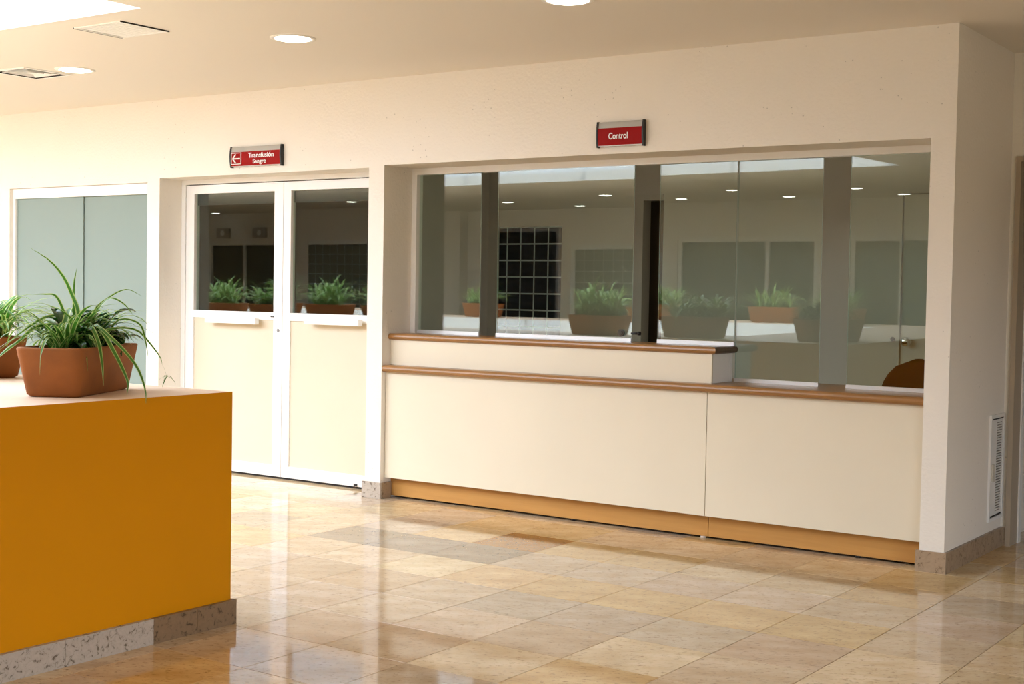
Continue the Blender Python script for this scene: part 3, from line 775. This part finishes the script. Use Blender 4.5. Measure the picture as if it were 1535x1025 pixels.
cuts = [-2.944, -3.155, -3.379, -3.788, -4.21, -4.63, -5.05, -5.47, -5.89, -6.31, -6.73, -7.15, -7.57, -8.10]
for k, (ya, yb) in enumerate(zip(cuts, cuts[1:])):
    bm = bmesh.new(); box(bm, X1, -2.006, yb + .0008, ya - .0008, 0, .1); bevel(bm, .0015, 1)
    o = cpart('skirting_stone', bm, M['skirt_dark'] if k < 2 else M['skirt_pale'], pw)
    if k < 2: o['label'] = 'dark brown skirting stone'
x = X1 + .02
k = 0
while x - .46 > X0:
    bm = bmesh.new(); box(bm, x - .459, x - .001, Y1, Y1 + .016, 0, .1); bevel(bm, .0015, 1); cpart('skirting_stone', bm, M['skirt'], pw); x -= .46

# ------------------------------------------------------------------ potted plants
def ribbon(bm, pts, w, uvl, twist=0.0, fold=.25, face=None):
    """a leaf: tapering folded strip along pts"""
    n = len(pts); pts = [Vector(p) for p in pts]
    prev = None
    for i in range(n):
        t = (pts[min(i + 1, n - 1)] - pts[max(i - 1, 0)]).normalized()
        up = Vector((0, 0, 1)) if abs(t.z) < .95 else Vector((.6, -.8, 0))
        if face is not None: up = Vector(face)
        sd = t.cross(up).normalized(); nn = sd.cross(t).normalized()
        a = twist
        sd, nn = sd * math.cos(a) + nn * math.sin(a), nn * math.cos(a) - sd * math.sin(a)
        k = i / (n - 1)
        hw = w * .5 * min(1, .55 + 2.2 * k) * max(.04, (1 - k ** 3.0))
        L_ = bm.verts.new(pts[i] - sd * hw + nn * hw * fold); C_ = bm.verts.new(pts[i]); R_ = bm.verts.new(pts[i] + sd * hw + nn * hw * fold)
        if prev:
            for (p, q, u0, u1) in ((0, 1, 0.0, .5), (1, 2, .5, 1.0)):
                now = (L_, C_, R_)
                f = bm.faces.new((prev[p], prev[q], now[q], now[p])); f.smooth = True
                for lp, u, v in zip(f.loops, (u0, u1, u1, u0), ((i - 1) / (n - 1), (i - 1) / (n - 1), k, k)): lp[uvl].uv = (u, v)
        prev = (L_, C_, R_)

def arc_pts(L_, e0, droop, n=9, az=0.0, side=0.0):
    """leaf spine that rises at angle e0 and bends down"""
    p = Vector((0, 0, 0)); out = [p.copy()]
    e = e0; a = az
    for i in range(n - 1):
        d = Vector((math.cos(e) * math.cos(a), math.cos(e) * math.sin(a), math.sin(e)))
        p = p + d * (L_ / (n - 1)); out.append(p.copy())
        e -= droop / (n - 1) * (0.5 + i / (n - 1)); a += side / (n - 1)
        e = max(e, R(-84))
    return out

def spline(pts, n=14):
    P_ = [Vector(p) for p in pts]; P_ = [P_[0] * 2 - P_[1]] + P_ + [P_[-1] * 2 - P_[-2]]
    out = []
    seg = len(P_) - 3
    for i in range(n):
        u = i / (n - 1) * seg; k = min(int(u), seg - 1); t = u - k
        a, b, c, d = P_[k:k + 4]
        out.append(.5 * ((2 * b) + (c - a) * t + (2 * a - 5 * b + 4 * c - d) * t * t + (3 * b - 3 * c + d - a) * t ** 3))
    return out

# terracotta trough, long axis = local x
PL, PW, PH = .26, .108, .19
def rrect(hx, hy, r, n=4):
    o = []
    for cx, cy, a0 in ((hx - r, hy - r, 0), (-hx + r, hy - r, 90), (-hx + r, -hy + r, 180), (hx - r, -hy + r, 270)):
        for i in range(n + 1):
            a = R(a0 + 90 * i / n); o.append((cx + r * math.cos(a), cy + r * math.sin(a)))
    return o
def loft(bm, loops, cap0=True, cap1=True, smooth=True):
    vs = [[bm.verts.new((x, y, z)) for x, y in rrect(hx, hy, r)] for hx, hy, r, z in loops]
    n = len(vs[0])
    for a, b in zip(vs, vs[1:]):
        for i in range(n):
            j = (i + 1) % n; f = bm.faces.new((a[i], a[j], b[j], b[i])); f.smooth = smooth
    if cap0: bm.faces.new(vs[0][::-1])
    if cap1: bm.faces.new(vs[-1])
bm = bmesh.new()
loft(bm, [(PL - .012, PW - .012, .03, 0), (PL, PW, .032, .010), (PL + .034, PW + .026, .036, PH - .012), (PL + .035, PW + .027, .037, PH - .004), (PL + .031, PW + .023, .035, PH), (PL + .020, PW + .012, .03, PH), (PL + .016, PW + .008, .028, PH - .006), (PL + .010, PW + .004, .026, .13)], smooth=True)
bmesh.ops.recalc_face_normals(bm, faces=bm.faces[:])
POT = bpy.data.meshes.new('trough'); bm.to_mesh(POT); bm.free(); POT.materials.append(M['clay'])
bm = bmesh.new()
loft(bm, [(PL + .012, PW + .004, .026, .128), (PL + .016, PW + .008, .026, .165), (PL - .01, PW - .015, .02, .168)])
bmesh.ops.recalc_face_normals(bm, faces=bm.faces[:])
SOIL = bpy.data.meshes.new('soil'); bm.to_mesh(SOIL); bm.free(); SOIL.materials.append(M['soil'])

def leaf_data(name, pts, w, mt, fold=.25, twist=0.0, face=None):
    if face is None: pts = [Vector((p[0], p[1], max(p[2], -.112))) for p in pts]      # long tips come to rest on the coping
    bm = bmesh.new(); uvl = bm.loops.layers.uv.new('UVMap'); ribbon(bm, pts, w, uvl, twist, fold, face)
    me = bpy.data.meshes.new(name); bm.to_mesh(me); bm.free(); me.materials.append(mt); return me
lr = random.Random(11)
LEAVES = []
for k in range(16):
    L_ = lr.uniform(.20, .40); e0 = R(lr.uniform(48, 86)); dr = R(lr.uniform(80, 150))
    LEAVES.append(leaf_data('leaf', arc_pts(L_, e0, dr, 9, 0, R(lr.uniform(-30, 30))), lr.uniform(.015, .024), M['spider'] if k % 4 else M['spider_dark']))
LONGL = []
for k in range(6):
    LONGL.append(leaf_data('leaf', arc_pts(lr.uniform(.36, .50), R(lr.uniform(35, 60)), R(lr.uniform(140, 185)), 12, 0, R(lr.uniform(-25, 25))), lr.uniform(.013, .018), M['spider']))

def planter(x, y, z, rz, label, group=None):
    t = empty('potted_plant', (x, y, z), rz); tag(t, label, 'potted plant', group)
    link('trough', POT, t); link('soil', SOIL, t)
    return t

def spread_leaves(t, crowns, n, seed, lib=LEAVES, long=0, smin=.7, smax=1.1):
    r = random.Random(seed)
    for i in range(n + long):
        cx, cy = crowns[i % len(crowns)]
        me = r.choice(lib if i < n else LONGL)
        s = r.uniform(smin, smax)
        link('leaf', me, t, (cx + r.uniform(-.025, .025), cy + r.uniform(-.022, .022), .160), (0, 0, r.uniform(0, 2 * PI)), (s, s, s))

# 1 -- the trough nearest the camera
A1 = R(118.8)
c1 = (-2.394, -3.434)
t1 = planter(c1[0], c1[1], ZB, A1, 'nearest terracotta trough of spider plant and dark leaves at the corner of the orange divider')
spread_leaves(t1, [(-.10, .02), (-.02, -.02), (.07, .0), (.17, .02)], 150, 21, smin=.7, smax=1.1)
spread_leaves(t1, [(-.12, .0), (.0, .0), (.1, .0)], 45, 29, smin=.9, smax=1.25)
spread_leaves(t1, [(-.18, .0), (-.13, .01)], 22, 24, long=9, smin=.6, smax=.95)
ca, sa = math.cos(-A1), math.sin(-A1)
def loc1(p):
    x, y, z = p[0] - c1[0], p[1] - c1[1], p[2] - ZB
    return (x * ca - y * sa, x * sa + y * ca, z)
LONG = {
 'a': ([(-2.365, -3.43, 1.12), (-2.371, -3.476, 1.198), (-2.361, -3.466, 1.277), (-2.371, -3.493, 1.356), (-2.382, -3.523, 1.421), (-2.41, -3.564, 1.482), (-2.457, -3.618, 1.531)], .017),
 'b': ([(-2.38, -3.44, 1.12), (-2.398, -3.456, 1.25), (-2.405, -3.455, 1.382), (-2.399, -3.447, 1.456)], .011),
 'c': ([(-2.33, -3.42, 1.13), (-2.289, -3.419, 1.2), (-2.252, -3.368, 1.221), (-2.211, -3.303, 1.214), (-2.189, -3.253, 1.16), (-2.17, -3.218, 1.106), (-2.162, -3.214, 1.08)], .011),
 'd': ([(-2.33, -3.45, 1.14), (-2.271, -3.466, 1.235), (-2.159, -3.475, 1.192), (-2.079, -3.459, 1.13), (-2.024, -3.447, 1.068), (-1.992, -3.441, 0.993), (-1.988, -3.441, 0.942)], .014),
 'e': ([(-2.32, -3.46, 1.14), (-2.256, -3.493, 1.228), (-2.179, -3.515, 1.176), (-2.139, -3.527, 1.091), (-2.124, -3.532, 1.008)], .016),
 'f': ([(-2.30, -3.45, 1.14), (-2.224, -3.471, 1.216), (-2.121, -3.488, 1.139), (-2.072, -3.481, 1.067), (-2.055, -3.472, 1.017), (-2.05, -3.482, 0.974)], .016),
 'g': ([(-2.40, -3.49, 1.13), (-2.419, -3.509, 1.223), (-2.452, -3.593, 1.223), (-2.46, -3.662, 1.172), (-2.505, -3.726, 1.107), (-2.52, -3.739, 1.067)], .016),
 'h': ([(-2.39, -3.48, 1.13), (-2.41, -3.501, 1.25), (-2.421, -3.57, 1.263), (-2.451, -3.654, 1.208), (-2.512, -3.73, 1.125)], .014),
 'i': ([(-2.36, -3.38, 1.13), (-2.355, -3.4, 1.277), (-2.327, -3.341, 1.344), (-2.289, -3.289, 1.375), (-2.254, -3.241, 1.349)], .009),
 'j': ([(-2.35, -3.39, 1.13), (-2.355, -3.4, 1.257), (-2.281, -3.386, 1.337), (-2.218, -3.364, 1.32), (-2.181, -3.341, 1.27)], .011),
 'k': ([(-2.38, -3.46, 1.13), (-2.399, -3.493, 1.25), (-2.434, -3.514, 1.341), (-2.472, -3.54, 1.351), (-2.493, -3.579, 1.35)], .012),
 'l': ([(-2.31, -3.40, 1.14), (-2.27, -3.35, 1.25), (-2.20, -3.30, 1.24), (-2.16, -3.30, 1.17), (-2.145, -3.30, 1.11)], .010),
 'm': ([(-2.37, -3.50, 1.13), (-2.33, -3.56, 1.24), (-2.29, -3.62, 1.20), (-2.275, -3.655, 1.14)], .013),
}
VIEW = (CAM - Vector((c1[0], c1[1], 1.2))).normalized()
q_ = VIEW * .75 + Vector((0, 0, .66)); FACE = (q_.x * ca - q_.y * sa, q_.x * sa + q_.y * ca, q_.z)
for kk, (pts, wd) in LONG.items():
    link('leaf', leaf_data('leaf', spline([loc1(p) for p in pts], 16), wd * 1.1, M['spider'], fold=.25, face=FACE), t1)
# broad dark leaves in the middle
def broad_data(L_, w_, e0, dr):
    bm = bmesh.new(); uvl = bm.loops.layers.uv.new('UVMap')
    pts = arc_pts(L_, e0, dr, 9); n = len(pts); prev = None
    for i, p in enumerate(pts):
        k = i / (n - 1); hw = w_ * .5 * (max(.0, math.sin(PI * min(1, max(.0, (k - .28) / .72)))) ** .75 if k > .28 else 0) + .0018
        now = [bm.verts.new(p + Vector((0, s * hw, hw * .35 * abs(s)))) for s in (-1, -.5, 0, .5, 1)]
        if prev:
            for q in range(4):
                f = bm.faces.new((prev[q], prev[q + 1], now[q + 1], now[q])); f.smooth = True
                for lp, u in zip(f.loops, (q / 4, (q + 1) / 4, (q + 1) / 4, q / 4)): lp[uvl].uv = (u, k)
        prev = now
    me = bpy.data.meshes.new('broad_leaf'); bm.to_mesh(me); bm.free(); me.materials.append(M['broad']); return me
BROAD = [broad_data(lr.uniform(.13, .20), lr.uniform(.03, .05), R(lr.uniform(20, 62)), R(lr.uniform(60, 120))) for _ in range(7)]
r = random.Random(5)
for i in range(60):
    cx = r.choice((-.15, -.08, 0.0, .08, .16, .21))
    s = r.uniform(.7, 1.1)
    o = link('broad_leaf', r.choice(BROAD), t1, (cx + r.uniform(-.03, .03), r.uniform(-.05, .05), .155 + r.uniform(0, .09)), (0, 0, r.uniform(0, 2 * PI)), (s, s, s))
for i in range(26):
    s = r.uniform(.8, 1.1)
    o = link('broad_leaf', r.choice(BROAD), t1, (r.uniform(.08, .24), r.uniform(-.05, .05), .18 + r.uniform(0, .10)), (0, 0, r.uniform(0, 2 * PI)), (s, s, s))
# runner with a plantlet hanging at the left end and one at the right
def runner(t, pts, seed):
    bm = bmesh.new(); uvl = bm.loops.layers.uv.new('UVMap'); ribbon(bm, spline(pts, 12), .006, uvl, 0, .1)
    me = bpy.data.meshes.new('runner'); bm.to_mesh(me); bm.free(); me.materials.append(M['spider_dark']); link('runner', me, t)
    rr_ = random.Random(seed)
    for k in range(7):
        s = rr_.uniform(.16, .23)
        link('leaf', rr_.choice(LEAVES), t, pts[-1], (rr_.uniform(-.8, .8), R(rr_.uniform(40, 100)), rr_.uniform(0, 2 * PI)), (s, s, s))
runner(t1, [loc1(p) for p in ((-2.42, -3.52, 1.13), (-2.46, -3.66, 1.17), (-2.47, -3.76, 1.10), (-2.475, -3.775, 1.03))], 3)
runner(t1, [loc1(p) for p in ((-2.42, -3.52, 1.13), (-2.43, -3.66, 1.19), (-2.45, -3.77, 1.14), (-2.46, -3.785, 1.09))], 4)
runner(t1, [loc1(p) for p in ((-2.36, -3.25, 1.13), (-2.28, -3.18, 1.16), (-2.24, -3.14, 1.06), (-2.23, -3.13, 1.02))], 8)

# 2 -- second trough, cut off by the left edge
t2 = planter(-3.54, -3.19, ZB, R(2), 'second terracotta trough of spider plant, cut off by the left edge')
spread_leaves(t2, [(.25, .0), (.22, -.05)], 40, 37, smin=1.0, smax=1.4)
spread_leaves(t2, [(.20, .0), (.12, .03), (.02, -.02), (-.1, .0), (-.18, .02)], 180, 33, long=16, smin=.8, smax=1.35)

# other troughs: foliage too small to pick apart, one mesh shared by copies
def bush(name, n, seed, smin, smax):
    r = random.Random(seed); bm = bmesh.new(); uvl = bm.loops.layers.uv.new('UVMap')
    for i in range(n):
        cx = r.uniform(-.22, .22); a = r.uniform(0, 2 * PI); s = r.uniform(smin, smax)
        pts = arc_pts(.33 * s, R(r.uniform(40, 86)), R(r.uniform(70, 160)), 8, a, R(r.uniform(-30, 30)))
        o = Vector((cx, r.uniform(-.05, .05), .16)); ribbon(bm, [p + o for p in pts], r.uniform(.016, .026), uvl)
    me = bpy.data.meshes.new(name); bm.to_mesh(me); bm.free(); me.materials.append(M['spider_brightened']); return me
BUSH = [bush('foliage', 150, 51, .6, 1.05), bush('foliage', 110, 52, .65, 1.15), bush('foliage', 210, 53, .5, .9)]
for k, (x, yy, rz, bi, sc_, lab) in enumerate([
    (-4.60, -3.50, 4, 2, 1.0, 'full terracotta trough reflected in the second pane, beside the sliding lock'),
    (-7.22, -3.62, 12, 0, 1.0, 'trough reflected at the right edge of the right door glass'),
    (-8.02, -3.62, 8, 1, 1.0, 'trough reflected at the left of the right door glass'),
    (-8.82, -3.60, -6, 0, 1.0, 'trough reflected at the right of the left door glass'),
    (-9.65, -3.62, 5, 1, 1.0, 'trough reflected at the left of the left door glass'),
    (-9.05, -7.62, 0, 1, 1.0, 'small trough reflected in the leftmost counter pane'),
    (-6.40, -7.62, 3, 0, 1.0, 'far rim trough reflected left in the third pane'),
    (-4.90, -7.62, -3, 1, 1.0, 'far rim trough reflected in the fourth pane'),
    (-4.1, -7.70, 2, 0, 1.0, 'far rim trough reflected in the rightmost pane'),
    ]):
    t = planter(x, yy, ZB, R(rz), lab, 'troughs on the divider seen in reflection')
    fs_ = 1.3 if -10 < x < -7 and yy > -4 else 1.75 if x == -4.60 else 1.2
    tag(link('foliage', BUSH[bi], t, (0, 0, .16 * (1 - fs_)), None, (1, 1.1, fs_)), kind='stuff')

# ------------------------------------------------------------------ the wall opposite, seen in the glass
wins = [(-20.45, -18.3), (-12.95, -11.50), (-9.38, -6.82), (-6.26, -4.3)]
gbl = [(-17.5, -15.5), (-11.25, -9.65)]
WT = lambda a: 2.45 if -13 < a < -12 else 2.18
ops = sorted([(a, b, .02, WT(a)) for a, b in wins] + [(a, b, .60, 2.13) for a, b in gbl])
lst = []; x = XL
for a, b, z0, z1 in ops:
    lst += [(x, a, YB - .3, YB, 0, H), (a, b, YB - .3, YB, z1, H)]
    if z0 > .05: lst.append((a, b, YB - .3, YB, 0, z0))
    x = b
lst.append((x, XR + .2, YB - .3, YB, 0, H))
wb = boxes('wall_back', lst, M['wall'], kind='structure')
for k, (a, b) in enumerate(wins):
    e = empty('window_%d' % (k + 11)); tag(e, kind='structure')
    mid = a + (b - a) * (.65 if k == 2 else .42 if k == 3 else .5); zt = WT(a); dk = M['black'] if zt > 2.3 else M['darkglass']; fr = M['steel'] if zt > 2.3 else M['white']
    boxes('window_frame', [(a, a + .07, YB - .10, YB - .02, 0.0, zt), (b - .07, b, YB - .10, YB - .02, 0.0, zt), (a + .07, b - .07, YB - .10, YB - .02, zt - .08, zt)] + ([] if zt > 2.3 else [(mid - .03, mid + .03, YB - .10, YB - .02, 0.0, zt - .08)]), fr, e)
    boxes('window_pane', [(a + .07, mid - .03, YB - .08, YB - .07, 0.0, zt - .08)], dk, e)
    boxes('window_pane', [(mid + .03 if zt < 2.3 else mid - .03, b - .07, YB - .08, YB - .07, 0.0, zt - .08)], dk, e)
bm = bmesh.new(); box(bm, 0, .185, -.04, .04, 0, .185); bevel(bm, .006, 1)
bmesh.ops.recalc_face_normals(bm, faces=bm.faces[:])
gm2 = bpy.data.meshes.new('glass_block'); bm.to_mesh(gm2); bm.free(); gm2.materials.append(M['gblock'])
for (a, b), lab in zip(gbl, ('green glass block panel reflected in the right door glass', 'green glass block panel reflected beside the plant in the second pane')):
    e = empty('window_%d' % (9 if a < -14 else 10), ((a + b) / 2, YB - .05, .60)); tag(e, lab, kind='structure')
    n = int((b - a) / .2)
    x00 = -(n * .2) / 2
    for i in range(n):
        for j in range(7):
            link('glass_block', gm2, e, (x00 + .0075 + i * .2, 0, .06 + j * .2))
    boxes('mortar', [(-(b - a) / 2, (b - a) / 2, -.034, .034, 0, 1.53)], M['mortar'], e)
for x in (-19.95, -18.85):
    e = empty('notice_box', (x, YB, 2.25)); tag(e, 'small dark sign box reflected in the left door glass, the %s one' % ('left' if x < -19.5 else 'right'), 'sign', 'sign boxes on the opposite wall')
    boxes('box_body', [(-.19, .19, 0, .06, 0, .22)], M['steel'], e, .004)
    bm = bmesh.new(); cyl(bm, (0, .06, .11), (0, 1, 0), .06, .004, 20); obj('emblem', bm, M['text'], e)
# column in front of the opposite wall
boxes('trim_2', [(-14.1, -13.6, YB, YB + .25, 0, H)], M['wall'], kind='structure')

# frame of the glazed opening in the right wall
wr = empty('window_3'); tag(wr, kind='structure')
boxes('window_frame', [(XR + .05, XR + .11, WIN_R[0], WIN_R[0] + .06, 0, WIN_R[3]), (XR + .05, XR + .11, WIN_R[1] - .06, WIN_R[1], 0, WIN_R[3]), (XR + .05, XR + .11, WIN_R[0], WIN_R[1], WIN_R[3] - .06, WIN_R[3]), (XR + .05, XR + .11, (WIN_R[0] + WIN_R[1]) / 2 - .03, (WIN_R[0] + WIN_R[1]) / 2 + .03, 0, WIN_R[3])], M['white'], wr)
